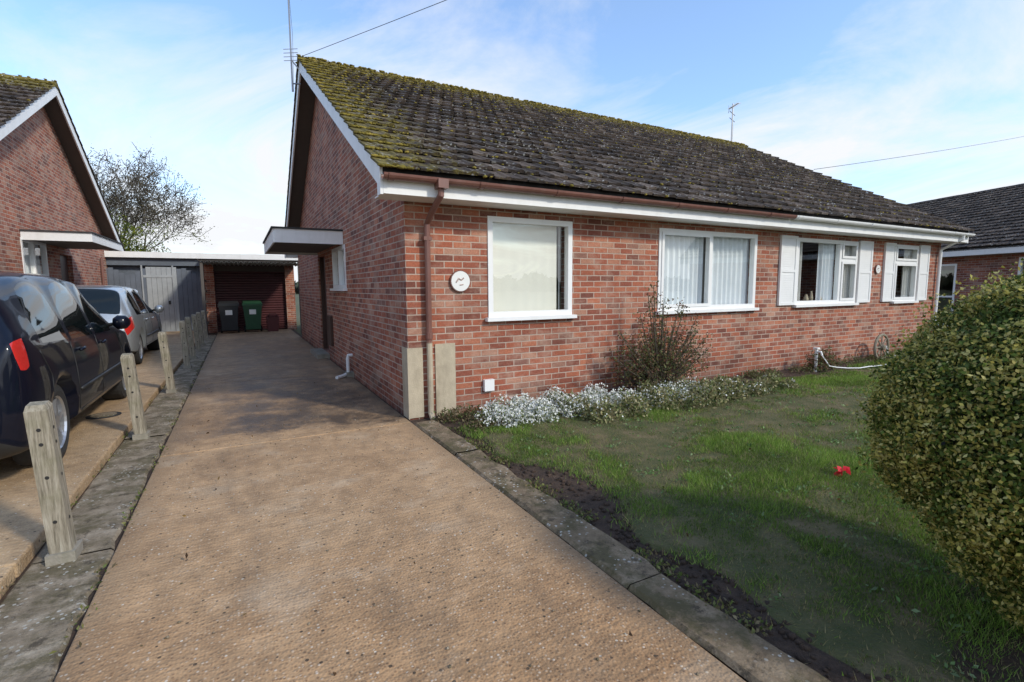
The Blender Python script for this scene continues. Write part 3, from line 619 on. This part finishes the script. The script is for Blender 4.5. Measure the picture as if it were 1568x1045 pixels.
# ------------------------------------------------------------ cars
def car(name,loc,st,paintm,glass_side,screen,rear,lamp,wy,R=.32,handles=(),seams=(),mirror_y=2.85,H=1.):
    par=root(name,loc)
    verts=[]
    for (y,w,zb,zm,zt,wt) in st:
        h=[(0,zb),(.80*w,zb),(.965*w,zb+.09),(w,zb+.30 if zm-.22>zb+.32 else zb+(zm-zb)*.45),(.99*w,max(zm-.22,zb+(zm-zb)*.6)),(.945*w,zm),(wt,zt-.045),(.80*wt,zt),(0,zt+.02)]
        full=h+[(-a,b) for a,b in h[7:0:-1]]
        verts+=[(a,y,b) for a,b in full]
    ns=len(st); faces=[];mi=[]
    mats=[paintm,'cglass','red','black','head']
    for j in range(ns-1):
        for q in range(16):
            faces.append((j*16+q,j*16+(q+1)%16,(j+1)*16+(q+1)%16,(j+1)*16+q)); s_=q if q<8 else 15-q
            m=0
            if s_==5 and j in glass_side: m=1
            if s_ in (6,7) and (j in screen or j in rear): m=1
            if s_==4 and j in lamp: m=2
            if s_ in (0,1): m=3
            if s_==4 and j==ns-4: m=4
            mi.append(m)
    faces.append(tuple(range(16))[::-1]); mi.append(0); faces.append(tuple(range((ns-1)*16,ns*16))); mi.append(3)
    me=bpy.data.meshes.new('body'); me.from_pydata(verts,[],faces); me.polygons.foreach_set('material_index',mi)
    for m in mats: me.materials.append(M[m])
    bm=bmesh.new(); bm.from_mesh(me); bmesh.ops.recalc_face_normals(bm,faces=bm.faces)
    cl=bm.edges.layers.float.new('crease_edge')
    for e in bm.edges:
        a,b=[v.index%16 for v in e.verts]; ma={f.material_index for f in e.link_faces}
        if len(ma)>1: e[cl]=.6
        if a==b and a in (5,11): e[cl]=.6
    bm.to_mesh(me); bm.free()
    ob=bpy.data.objects.new('body',me); sc.collection.objects.link(ob)
    sm=ob.modifiers.new('s','SUBSURF'); sm.levels=2; sm.render_levels=2
    cutters=[]
    for y in wy:
        for sx in (-1,1):
            bm=bmesh.new(); bmesh.ops.create_cone(bm,cap_ends=True,segments=40,radius1=R+.055,radius2=R+.055,depth=.5)
            bmesh.ops.transform(bm,matrix=Matrix.Translation((sx*.88,y,R+.01))@Matrix.Rotation(math.pi/2,4,'Y'),verts=bm.verts)
            cm=bpy.data.meshes.new('c'); bm.to_mesh(cm); bm.free(); co=bpy.data.objects.new('c',cm); sc.collection.objects.link(co); cutters.append(co)
            bo=ob.modifiers.new('b','BOOLEAN'); bo.object=co; bo.operation='DIFFERENCE'; bo.solver='EXACT'
    dg=bpy.context.evaluated_depsgraph_get(); me2=bpy.data.meshes.new_from_object(ob.evaluated_get(dg)); ob.modifiers.clear(); ob.data=me2
    for c in cutters: bpy.data.objects.remove(c)
    for p in me2.polygons:
        p.use_smooth=True; c=p.center
        for y in wy:
            d=math.hypot(c.y-y,c.z-R-.01)
            if d<R+.052 or (abs(abs(c.x)-.63)<.005 and d<R+.06): p.material_index=3; p.use_smooth=False
    ob.parent=par
    bvh=BVHTree.FromPolygons([v.co[:] for v in me2.vertices],[p.vertices[:] for p in me2.polygons])
    mb=MB()
    def sp(y,z,side,off=.003):
        h=bvh.ray_cast(Vector((side*1.5,y,z)),Vector((-side,0,0)))
        return (h[0]+h[1]*off*(1 if h[1].x*side>0 else -1)) if h[0] else None
    def ribbon(pts,r,side,m,off=.0005):
        out=[]
        for (a,b) in zip(pts,pts[1:]):
            for t in range(7): 
                q=sp(a[0]+(b[0]-a[0])*t/6,a[1]+(b[1]-a[1])*t/6,side,off)
                if q: out.append(q)
        out=[p for i,p in enumerate(out) if i==0 or (p-out[i-1]).length>1e-4]
        if len(out)>2: mb.tube(out,r,m,5)
    for side in (-1,1):
        for pts in seams: ribbon(pts,.0045,side,'black')
        ribbon([(.9+R+.1,.52*H),(wy[1]-R-.1,.53*H)],.018,side,'black',.002)
        for (y,z) in handles:
            q=sp(y,z,side,.02); q2=sp(y+.17,z+.01,side,.02)
            if q and q2: mb.tube([q,(q+q2)/2+Vector((side*.01,0,0)),q2],[.012,.016,.012],paintm,6)
        q=sp(mirror_y,1.0*H,side,.0)
        if q:
            b0=q+Vector((side*.13,0,.03))
            mb.tube([q,b0],.02,'black',6); mb.tube([b0+Vector((-side*.07,0,0)),b0+Vector((-side*.03,.0,0)),b0+Vector((side*.05,-.01,0)),b0+Vector((side*.08,-.02,0))],[.05,.085,.08,.045],paintm,10)
    mb.build('trim',par,smooth=True)
    mb=MB()
    h=bvh.ray_cast(Vector((0,-1,.72*H)),Vector((0,1,0))); yr=h[0].y-.012 if h[0] else 0
    mb.box(-.26,.26,yr,yr+.01,.66*H,.77*H,'plate')
    mb.box(-.62,.62,-.008,.03,.40,.45,'black')
    h=bvh.ray_cast(Vector((0,-1,1.2*H)),Vector((0,1,0)))
    if h[0]: mb.tube([(0,h[0].y-.01,1.08*H),(.1,h[0].y-.02,1.10*H),(.35,h[0].y-.02,1.16*H)],.008,'black',5)
    mb.build('number_plate',par)
    for y in wy:
        for sx in (-1,1):
            mb=MB(); w0=.80; prof=[(R*.66,w0-.19),(R*.97,w0-.19),(R,w0-.16),(R,w0+.0),(R*.97,w0+.03),(R*.80,w0+.045),(R*.68,w0+.035),(R*.65,w0+.02),(R*.64,w0-.06)]
            n=32; vs=[(sx*px,y+r*math.cos(2*math.pi*i/n),R+r*math.sin(2*math.pi*i/n)) for (r,px) in prof for i in range(n)]
            L_=len(prof); 
            for a in range(L_-1): mb.add([vs[a*n+i] for i in range(n)]+[vs[(a+1)*n+i] for i in range(n)],[(i,(i+1)%n,n+(i+1)%n,n+i) for i in range(n)],'tyre' if a<6 else 'alloy')
            def disc(r,x,m): mb.add([(sx*x,y+r*math.cos(2*math.pi*i/24),R+r*math.sin(2*math.pi*i/24)) for i in range(24)],[tuple(range(24))],m)
            disc(R*.65,w0-.05,'black'); disc(.055,w0+.028,'alloy')
            for sk in range(7):
                t=2*math.pi*sk/7+.2; c,s_=math.cos(t),math.sin(t)
                X=lambda r,q,x:(sx*x,y+r*c-q*s_,R+r*s_+q*c)
                mb.add([X(.03,-.024,w0+.026),X(.03,.024,w0+.026),X(R*.65,.016,w0+.012),X(R*.65,-.016,w0+.012),X(.03,-.024,w0-.02),X(.03,.024,w0-.02),X(R*.65,.016,w0-.02),X(R*.65,-.016,w0-.02)],
                       [(0,1,2,3),(4,7,6,5),(0,3,7,4),(1,5,6,2)],'alloy')
            mb.build('wheel',par,smooth=False)
    return par
mpv=[(0.00,.70,.34,.60,.68,.60),(0.06,.80,.27,.88,.95,.69),(0.12,.86,.22,1.06,1.12,.73),(0.26,.885,.2,1.08,1.33,.69),(0.40,.895,.2,1.05,1.50,.67),(0.62,.9,.2,1.0,1.545,.665),
(1.30,.9,.2,.975,1.58,.67),(1.38,.9,.2,.965,1.58,.67),(2.15,.9,.2,.95,1.57,.67),(2.23,.9,.2,.95,1.565,.67),(2.60,.9,.2,.94,1.52,.665),(2.95,.9,.2,.94,1.35,.67),(3.22,.9,.2,.94,1.16,.70),
(3.45,.895,.2,.92,1.02,.74),(3.9,.88,.2,.85,.93,.74),(4.2,.84,.22,.73,.82,.70),(4.35,.76,.26,.58,.67,.62),(4.41,.64,.33,.5,.57,.5)]
seams=[[(1.30,.96),(1.28,.6),(1.32,.34)],[(2.18,.95),(2.19,.34)],[(3.18,.92),(3.22,.7),(3.2,.34)],[(1.32,.33),(3.2,.33)],[(.5,.96),(.62,.75),(.6,.6)]]
car('parked_car',(-2.21,4.50,.085),mpv,'blue',(5,7,9,10),(10,11,12),(2,3),(2,),(.85,3.6),.325,[(1.45,.86),(2.30,.85)],seams,2.95)
hb_=[(0.00,.68,.34,.55,.62,.60),(0.05,.78,.27,.76,.84,.68),(0.14,.85,.22,.93,1.00,.70),(0.30,.875,.2,.94,1.25,.67),(0.50,.885,.2,.94,1.43,.65),(0.72,.89,.2,.94,1.47,.645),
(1.25,.89,.2,.93,1.50,.65),(1.33,.89,.2,.925,1.50,.65),(2.10,.89,.2,.91,1.49,.65),(2.18,.89,.2,.91,1.485,.65),(2.45,.89,.2,.90,1.44,.645),(2.80,.89,.2,.90,1.28,.65),(3.05,.89,.2,.90,1.12,.68),
(3.25,.885,.2,.88,.98,.72),(3.75,.87,.2,.82,.90,.72),(4.0,.83,.22,.72,.80,.68),(4.15,.75,.26,.56,.65,.60),(4.2,.62,.33,.48,.55,.5)]
car('parked_car',(-2.55,10.9,.085),hb_,'silver',(5,7,9,10),(10,11,12),(2,3),(1,2),(.82,3.4),.31,[(1.42,.82),(2.25,.81)],[[(1.27,.92),(1.25,.6),(1.3,.34)],[(2.14,.9),(2.15,.34)],[(3.0,.88),(3.02,.34)],[(1.3,.33),(3.0,.33)]],2.75,.95)

# ------------------------------------------------------------ bins
def bin_(x,y,m,s=1.):
    mb=MB(); X=lambda a,b,c:(x+a*s,y+b*s,.03+c*s)
    mb.add([(-.22,-.22,.10),(.22,-.22,.10),(.22,.22,.10),(-.22,.22,.10),(-.29,-.33,.94),(.29,-.33,.94),(.29,.27,.98),(-.29,.27,.98)],[(0,3,2,1),(0,1,5,4),(1,2,6,5),(2,3,7,6),(3,0,4,7),(4,5,6,7)],m,X)
    mb.box(-.305,.305,-.35,-.30,.90,.945,m,X)
    mb.add([(-.31,-.37,.95),(.31,-.37,.95),(.31,.30,.99),(-.31,.30,.99),(-.27,-.31,1.0),(.27,-.31,1.0),(.27,.22,1.07),(-.27,.22,1.07)],[(0,3,2,1),(0,1,5,4),(1,2,6,5),(2,3,7,6),(3,0,4,7),(4,5,6,7)],m,X)
    mb.tube([X(-.25,.33,.99),X(.25,.33,.99)],.02*s,'black',6)
    for sx in (-1,1): mb.prism([(.20+.1*math.cos(t*math.pi/8),.10+.1*math.sin(t*math.pi/8)) for t in range(16)],sx*.25-.03,sx*.25+.03,'tyre',xf=X)
    mb.add([(-.1,-.312,.62),(.1,-.312,.62),(.1,-.326,.78),(-.1,-.326,.78)],[(0,1,2,3)],'plaque',X)
    mb.build('wheelie_bin',None,(x,y,.03),bevel=.008)
bin_(-.33,19.2,'binb'); bin_(.37,19.3,'bing'); 
mb=MB(); X=lambda a,b,c:(.98+a,19.3+b,.03+c)
mb.add([(-.16,-.16,0),(.16,-.16,0),(.16,.16,0),(-.16,.16,0),(-.2,-.2,.5),(.2,-.2,.5),(.2,.2,.5),(-.2,.2,.5),(-.21,-.21,.51),(.21,-.21,.51),(.15,.15,.58),(-.15,.15,.58)],[(0,3,2,1),(0,1,5,4),(1,2,6,5),(2,3,7,6),(3,0,4,7),(4,5,6,7),(8,9,10,11)],'binr',X)
mb.tube([X(-.2,0,.3),X(-.1,-.22,.62),X(.1,-.22,.62),X(.2,0,.3)],.012,'black',6); mb.build('recycling_box',None,(.98,19.3,.03))

# ------------------------------------------------------------ vegetation
def ell_pts(n,c,r,shell=.25,amp=1.,taper=0.):
    d=rng.normal(size=(n,3)); d/=np.linalg.norm(d,axis=1)[:,None]
    b=1+amp*(.07*np.sin(d[:,0]*9+d[:,2]*5)+.06*np.sin(d[:,1]*11+d[:,2]*8+2)+.04*np.sin(d[:,2]*17+d[:,0]*13))
    rr=b*(1-shell*rng.random(n)**1.6)
    q=d*rr[:,None]*np.array(r); q[:,:2]*=(1-taper*np.abs(d[:,2])**1.5)[:,None]
    return np.array(c)+q,d
BC=(3.04,.55,.86); BR=np.array((.77,.80,.74))
bush=root('variegated_bush',(BC[0],BC[1],0))
def sub(p): return p-np.array([BC[0],BC[1],0])
p,d=ell_pts(150000,BC,BR,.16,.34,.16)
p2,d2=ell_pts(20000,(BC[0]+.08,BC[1]-.02,.26),(.46,.50,.30),.4,.6)
p3,d3=ell_pts(10000,BC,BR*1.05,.05,.6,.16)
p=np.concatenate([p,p2,p3]); d=np.concatenate([d,d2,d3]); kk=p[:,2]>.02; p,d=p[kk],d[kk]; n=len(p)
g1=np.sin(p[:,0]*23+np.sin(p[:,2]*9)*2)+np.sin(p[:,1]*27+1)+np.sin(p[:,2]*25+2)+1.2*(rng.random(n)-.5)
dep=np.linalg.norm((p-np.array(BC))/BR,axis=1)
yel=(rng.random(n)<np.clip(.50+.14*g1+1.2*(dep-.92),.06,.88))
c=pal(n,[(.10,.14,.022),(.13,.18,.03),(.065,.10,.018)],.25); cy_=pal(n,[(.50,.43,.10),(.60,.53,.19),(.36,.33,.08)],.2)
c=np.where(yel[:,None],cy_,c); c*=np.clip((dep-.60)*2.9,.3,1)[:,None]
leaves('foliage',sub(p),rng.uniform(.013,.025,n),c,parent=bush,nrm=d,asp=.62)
mb=MB(); 
for i in range(26):
    a=random.uniform(0,6.28); e=random.uniform(-.2,1.4); t=Vector((math.cos(a)*math.cos(e)*.58,math.sin(a)*math.cos(e)*.58,.8+math.sin(e)*.55)); b=Vector((math.cos(a)*.06,math.sin(a)*.06,0))
    mb.tube([b,b*1.5+Vector((0,0,.35)),t],[.018,.013,.005],'bark',5)
mb.build('branches',bush)
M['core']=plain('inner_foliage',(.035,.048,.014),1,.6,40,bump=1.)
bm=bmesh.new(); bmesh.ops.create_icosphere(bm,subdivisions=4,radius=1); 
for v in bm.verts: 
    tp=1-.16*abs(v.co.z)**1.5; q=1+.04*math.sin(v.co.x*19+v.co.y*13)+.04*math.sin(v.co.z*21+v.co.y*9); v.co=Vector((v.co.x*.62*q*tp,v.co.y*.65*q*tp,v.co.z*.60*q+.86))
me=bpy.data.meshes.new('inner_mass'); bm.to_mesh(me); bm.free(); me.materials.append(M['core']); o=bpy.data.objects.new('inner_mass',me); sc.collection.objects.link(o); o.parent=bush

def plant(name,c,r,n,size,cols,w=None,stems=0,spikes=(),flat=True):
    rt=root(name,(c[0],c[1],0)); p,d=ell_pts(n,(0,0,c[2]),r,.85,2.2); p=p[p[:,2]>.03]
    for (sx,sy,sz,m) in spikes:
        t=rng.random(m)[:,None]**.8; p=np.concatenate([p,np.array([[sx*.25,sy*.25,c[2]*.5]])*(1-t)+np.array([[sx,sy,sz]])*t+rng.normal(size=(m,3))*.04])
    leaves('foliage',p,rng.uniform(size*.6,size*1.3,len(p)),pal(len(p),cols,.25,w),parent=rt)
    mb=MB()
    for i in range(stems):
        q=p[random.randrange(len(p))]; mb.tube([(q[0]*.1,q[1]*.1,0),(q[0]*.5,q[1]*.5,q[2]*.6),tuple(q)],[.012,.007,.003],'bark',4)
    for (sx,sy,sz,m) in spikes: mb.tube([(0,0,.1),(sx*.6,sy*.6,sz*.6),(sx,sy,sz)],[.012,.008,.004],'bark',4)
    if stems: mb.build('stems',rt)
    return rt
spk=[(-.15,0,1.50,280),(.08,.05,1.26,240),(.45,0,1.22,220),(-.38,0,1.14,220),(.72,0,1.08,200),(-.05,-.1,1.34,140),(-.72,0,.90,180),(.25,-.1,1.30,180),(.92,-.05,.82,160),(-.92,-.1,.62,140),(.5,-.2,.9,160),(-.45,-.2,.8,160),(.8,-.15,.62,140),(-.25,.0,1.42,120)]
plant('garden_shrub',(5.05,5.0,.44),(.80,.34,.43),4800,.038,[(.10,.11,.04),(.17,.08,.055),(.20,.12,.065),(.08,.10,.035),(.15,.16,.06)],None,170,spk)
def bedding(name,x0,x1,y0,y1,h,n,cols,size,white=0.,w=None,k_=26):
    rt=root(name,((x0+x1)/2,(y0+y1)/2,0)); cx=rng.uniform(x0,x1,k_); cy=rng.uniform(y0,y1,k_); cr=rng.uniform(.10,.22,k_); i=rng.integers(0,k_,n)
    d=rng.normal(size=(n,3)); d/=np.linalg.norm(d,axis=1)[:,None]; d[:,2]=abs(d[:,2]); q=rng.random(n)**.4
    p=np.stack([cx[i]+d[:,0]*cr[i]*q,cy[i]+d[:,1]*cr[i]*q,.02+d[:,2]*h*q*(cr[i]/.16)],1)-np.array([[(x0+x1)/2,(y0+y1)/2,0]])
    leaves('foliage',p,rng.uniform(size*.6,size*1.3,n),pal(n,cols,.25,w),parent=rt,up=.5)
    if white:
        m=int(n*white); i=rng.integers(0,n,m); pf=p[i]+np.array([[0,-.005,.025]])+rng.normal(size=(m,3))*.012; pf=pf[pf[:,2]>h*.3]
        leaves('flowers',pf,rng.uniform(.015,.029,len(pf)),pal(len(pf),[(.80,.80,.76),(.70,.71,.65)],.06),'petal',parent=rt,up=.3,asp=1.)
bedding('alyssum_flowers',2.30,4.05,4.5,5.0,.20,13000,[(.14,.18,.06),(.20,.24,.10)],.03,1.35,None,44)
bedding('alyssum_flowers',4.4,5.5,4.40,4.75,.18,5000,[(.14,.18,.06),(.19,.23,.11)],.03,.6,None,26)
bedding('bedding_plants',3.2,6.8,4.2,4.8,.20,16000,[(.20,.22,.09),(.30,.28,.13),(.36,.31,.17),(.14,.17,.06)],.045,.06,None,50)
bedding('bedding_plants',1.95,2.5,4.5,5.2,.12,3000,[(.15,.11,.06),(.22,.17,.10),(.10,.13,.04)],.035)
bedding('bedding_plants',6.8,13.,5.0,5.25,.10,4000,[(.14,.17,.06),(.20,.16,.09)],.04)
plant('garden_shrub',(8.9,5.0,.18),(.32,.2,.22),1400,.045,[(.10,.13,.04),(.18,.14,.08),(.18,.08,.05)],None,14)
plant('garden_shrub',(13.5,4.9,.2),(.3,.2,.25),900,.04,[(.10,.12,.04),(.14,.16,.06)],None,10)
n=4400; x=np.concatenate([rng.normal(1.87,.04,2800),rng.normal(-.71,.02,700),rng.normal(-1.10,.02,900)]); y=rng.uniform(.8,12,n); y[:2800]=rng.uniform(.8,5.2,2800)
q=np.sin(y*5)+np.sin(y*11+x*3)>.0; pp=np.stack([x,y,np.full(n,.03)],1)[q]
leaves('kerb_weeds',pp,rng.uniform(.012,.032,len(pp)),pal(len(pp),[(.12,.16,.04),(.19,.19,.06),(.19,.15,.08)],.25),up=.6)

def tree(name,loc,H,seed,spread=.9,leafn=2):
    random.seed(seed); rt=root(name,loc); mb=MB(); ends=[]
    def br(p,d,l,r,lev):
        pts=[p]; rs=[r]; q=p.copy(); dd=d.copy()
        for i in range(4):
            dd=(dd+Vector((random.gauss(0,.13),random.gauss(0,.13),random.gauss(.03,.08)))).normalized(); q=q+dd*l/4; pts.append(q.copy()); rs.append(max(r*(1-.14*(i+1)),.012))
            if lev>=4: ends.append(q.copy())
        mb.tube(pts,rs,'bark',5 if lev<3 else 3,cap=False)
        if lev>=6: return
        for i in range(3 if lev>2 else 4):
            k_=random.randint(2,4); a=random.uniform(0,6.28); o=dd.orthogonal().normalized(); o=(Matrix.Rotation(a,3,dd)@o)
            nd=(dd*random.uniform(.6,1.1)+o*random.uniform(.45,.9)*spread+Vector((0,0,.12))).normalized()
            br(pts[k_],nd,l*random.uniform(.62,.82),rs[k_]*.62,lev+1)
    for i in range(3):
        a=i*2.1+random.random(); br(Vector((math.cos(a)*.1,math.sin(a)*.1,0)),Vector((math.cos(a)*.30,math.sin(a)*.30,1)).normalized(),H*.30,H*.016,1)
    E=np.array([e[:] for e in ends]); sc_=H/E[:,2].max(); mb.v=[(v[0]*sc_,v[1]*sc_,v[2]*sc_) for v in mb.v]; E=E*sc_
    mb.build('branches',rt)
    i=rng.integers(0,len(E),int(len(E)*leafn)); p=E[i]+rng.normal(size=(len(i),3))*.2
    hz=p[:,2]/H; keep=rng.random(len(p))<np.where(hz<.5,1.,.8); p=p[keep]; hz=hz[keep]
    c=np.where((hz<.48)[:,None],pal(len(p),[(.13,.16,.03),(.18,.19,.04)],.2),pal(len(p),[(.10,.08,.05),(.075,.065,.045),(.13,.11,.06)],.2))
    leaves('foliage',p,rng.uniform(.07,.16,len(p)),c,parent=rt)
tree('tree',(-5.9,40,0),10.9,5,1.1,3.6)
def shrubmass(name,x0,x1,y,h,n,cols,size=.16,depth=1.5):
    k_=max(6,int((x1-x0)/1.2)); cx=rng.uniform(x0,x1,k_); cz=rng.uniform(h*.35,h*.72,k_); cr=rng.uniform(.28,.42,k_)*h; i=rng.integers(0,k_,n)
    d=rng.normal(size=(n,3)); d/=np.linalg.norm(d,axis=1)[:,None]; q=(1-.5*rng.random(n)**2)*(1+.15*np.sin(d[:,0]*9+i)+.1*np.sin(d[:,2]*11+i))
    p=np.stack([cx[i]+d[:,0]*cr[i]*q,y+d[:,1]*depth*q,np.maximum(cz[i]+d[:,2]*cr[i]*q,.05)],1)
    leaves(name,p,rng.uniform(size*.6,size*1.3,n),pal(n,cols,.3))
shrubmass('hedge',-9.2,-6.0,37,6.3,20000,[(.12,.15,.022),(.18,.19,.03),(.08,.11,.02)],.15)
n=30000; a=rng.uniform(0,2*np.pi,n); rr=rng.uniform(150,170,n); hh=3+1.5*np.sin(a*23)+1.*np.sin(a*57+1)+1.*np.sin(a*131)
p=np.stack([np.cos(a)*rr,np.sin(a)*rr,rng.random(n)**.7*np.maximum(hh,1)],1)
leaves('distant_trees',p,rng.uniform(1.2,2.6,n),pal(n,[(.07,.08,.05),(.11,.10,.07),(.06,.08,.05)],.2),asp=.9)

# ------------------------------------------------------------ ornaments
mb=MB(); cx,cy,cz,R=11.2,5.10,.27,.25
mb.tube([(cx+R*math.cos(t*math.pi/14),cy+.03,cz+R*math.sin(t*math.pi/14)) for t in range(29)],.026,'wood',6)
for t in range(8):
    a=t*math.pi/4; mb.tube([(cx,cy+.03,cz),(cx+R*math.cos(a),cy+.03,cz+R*math.sin(a))],.013,'wood',5)
mb.tube([(cx,cy-.03,cz),(cx,cy+.08,cz)],.05,'wood',10); mb.build('wagon_wheel',None,(cx,cy,cz))
mb=MB(); mb.tube([(8.75,5.0,0),(8.75,5.0,.40)],.028,'white',8); mb.tube([(8.75,5.0,.36),(8.75,4.92,.36),(8.75,4.90,.30)],.018,'white',8); mb.box(8.71,8.79,4.96,5.04,.401,.43,'white')
hp=[(8.75,4.90,.30),(8.85,4.82,.12)]+[(8.85+2.6*t/14,4.8-.28*math.sin(t/14*2.6)+.05*math.sin(t*1.3),.075+.012*math.sin(t*1.9)) for t in range(1,15)]+[(11.25,5.02,.12),(11.2,5.05,.3)]
mb.tube(hp,.010,'white',6); mb.build('garden_hose',None,(8.75,5.0,0))

# ------------------------------------------------------------ poles and wires
def pole(x,y,h):
    mb=MB(); mb.tube([(x,y,0),(x,y,h)],[.14,.10],'wood',10); mb.box(x-.5,x+.5,y-.05,y+.05,h-.5,h-.4,'wood')
    for q in (-.4,.4): mb.tube([(x+q,y,h-.4),(x+q,y,h-.25)],.03,'plaque',6)
    mb.build('telegraph_pole',None,(x,y,0))
def wire(a,b,sag,r=.006):
    mb=MB(); a,b=Vector(a),Vector(b); mb.tube([a.lerp(b,t/24)-Vector((0,0,sag*4*(t/24)*(1-t/24))) for t in range(25)],r,'wire',5); mb.build('overhead_wire')
wire((1.32,10.9,5.98),(11.6,-5.9,6.75),.12,.005); pole(11.6,-5.95,6.9)
wire((14.4,8.6,4.75),(40.7,10.1,10.1),.1,.007); pole(40.7,10.1,10.3)

# ------------------------------------------------------------ light, world
el=math.radians(34); az=Vector((.52,-.854)).normalized()
S_=Vector((az.x*math.cos(el),az.y*math.cos(el),math.sin(el)))
sd=bpy.data.lights.new('sun','SUN'); sd.energy=2.7; sd.angle=math.radians(5); sd.color=(1,.93,.80)
so=bpy.data.objects.new('sun',sd); sc.collection.objects.link(so); so.rotation_euler=(-S_).to_track_quat('-Z','Y').to_euler(); so.location=(10,-10,12)
w=bpy.data.worlds.new('World'); sc.world=w; w.use_nodes=True; t=w.node_tree; bg=t.nodes['Background']
sky=t.nodes.new('ShaderNodeTexSky'); sky.sky_type='NISHITA'; sky.sun_disc=False; sky.sun_elevation=el; sky.sun_rotation=math.atan2(az.x,az.y); sky.air_density=1.; sky.dust_density=.6; sky.ozone_density=1.5
def wn(typ,ins=None,**kw):
    nd=t.nodes.new(typ)
    for k_,v in kw.items(): setattr(nd,k_,v)
    for k_,v in (ins or {}).items():
        if isinstance(v,bpy.types.NodeSocket): t.links.new(v,nd.inputs[k_])
        else: nd.inputs[k_].default_value=v
    return nd
def wm(op,a,b=0.,clamp=False):
    nd=wn('ShaderNodeMath',{0:a,1:b},operation=op); nd.use_clamp=clamp; return nd.outputs[0]
tc=wn('ShaderNodeTexCoord').outputs['Generated']; sp_=wn('ShaderNodeSeparateXYZ',{0:tc}).outputs
zz=wm('MAXIMUM',sp_[2],0.); dn=wm('ADD',zz,.16)
pv=wn('ShaderNodeCombineXYZ',{0:wm('DIVIDE',sp_[0],dn),1:wm('DIVIDE',sp_[1],dn),2:0.}).outputs[0]
mp=wn('ShaderNodeMapping',{0:pv,'Scale':(.75,.5,1),'Rotation':(0,0,.5),'Location':(2.3,.4,0)}).outputs[0]
n1=wn('ShaderNodeTexNoise',{'Vector':mp,'Scale':1.1,'Detail':8.,'Roughness':.62,'Distortion':1.1}).outputs['Fac']
hz=wm('SUBTRACT',1.,wm('MULTIPLY',zz,2.3),True)
cf=wm('ADD',n1,wm('MULTIPLY',hz,.27))
cr=wn('ShaderNodeValToRGB',{0:cf}); cr.color_ramp.elements[0].position=.47; cr.color_ramp.elements[0].color=(.10,.10,.10,1); cr.color_ramp.elements[1].position=.74; cr.color_ramp.elements[1].color=(1,1,1,1)
mx=t.nodes.new('ShaderNodeMix'); mx.data_type='RGBA'; t.links.new(cr.outputs[0],mx.inputs[0]); 
sk=wn('ShaderNodeVectorMath',{0:sky.outputs[0],1:(1.5,1.8,2.05)},operation='MULTIPLY')
t.links.new(sk.outputs[0],mx.inputs[6]); mx.inputs[7].default_value=(6.3,6.45,6.7,1)
t.links.new(mx.outputs[2],bg.inputs[0]); bg.inputs[1].default_value=.15

# ------------------------------------------------------------ camera
cd=bpy.data.cameras.new('camera'); co=bpy.data.objects.new('camera',cd); sc.collection.objects.link(co)
cd.sensor_width=36; cd.lens=17.5; cd.clip_start=.05; cd.clip_end=4000
R_=Matrix.Rotation(math.radians(-28.6),4,'Z')@Matrix.Rotation(math.radians(90-6.15),4,'X')@Matrix.Rotation(math.radians(-.35),4,'Z')
co.matrix_world=Matrix.Translation((0,0,1.5))@R_
sc.camera=co
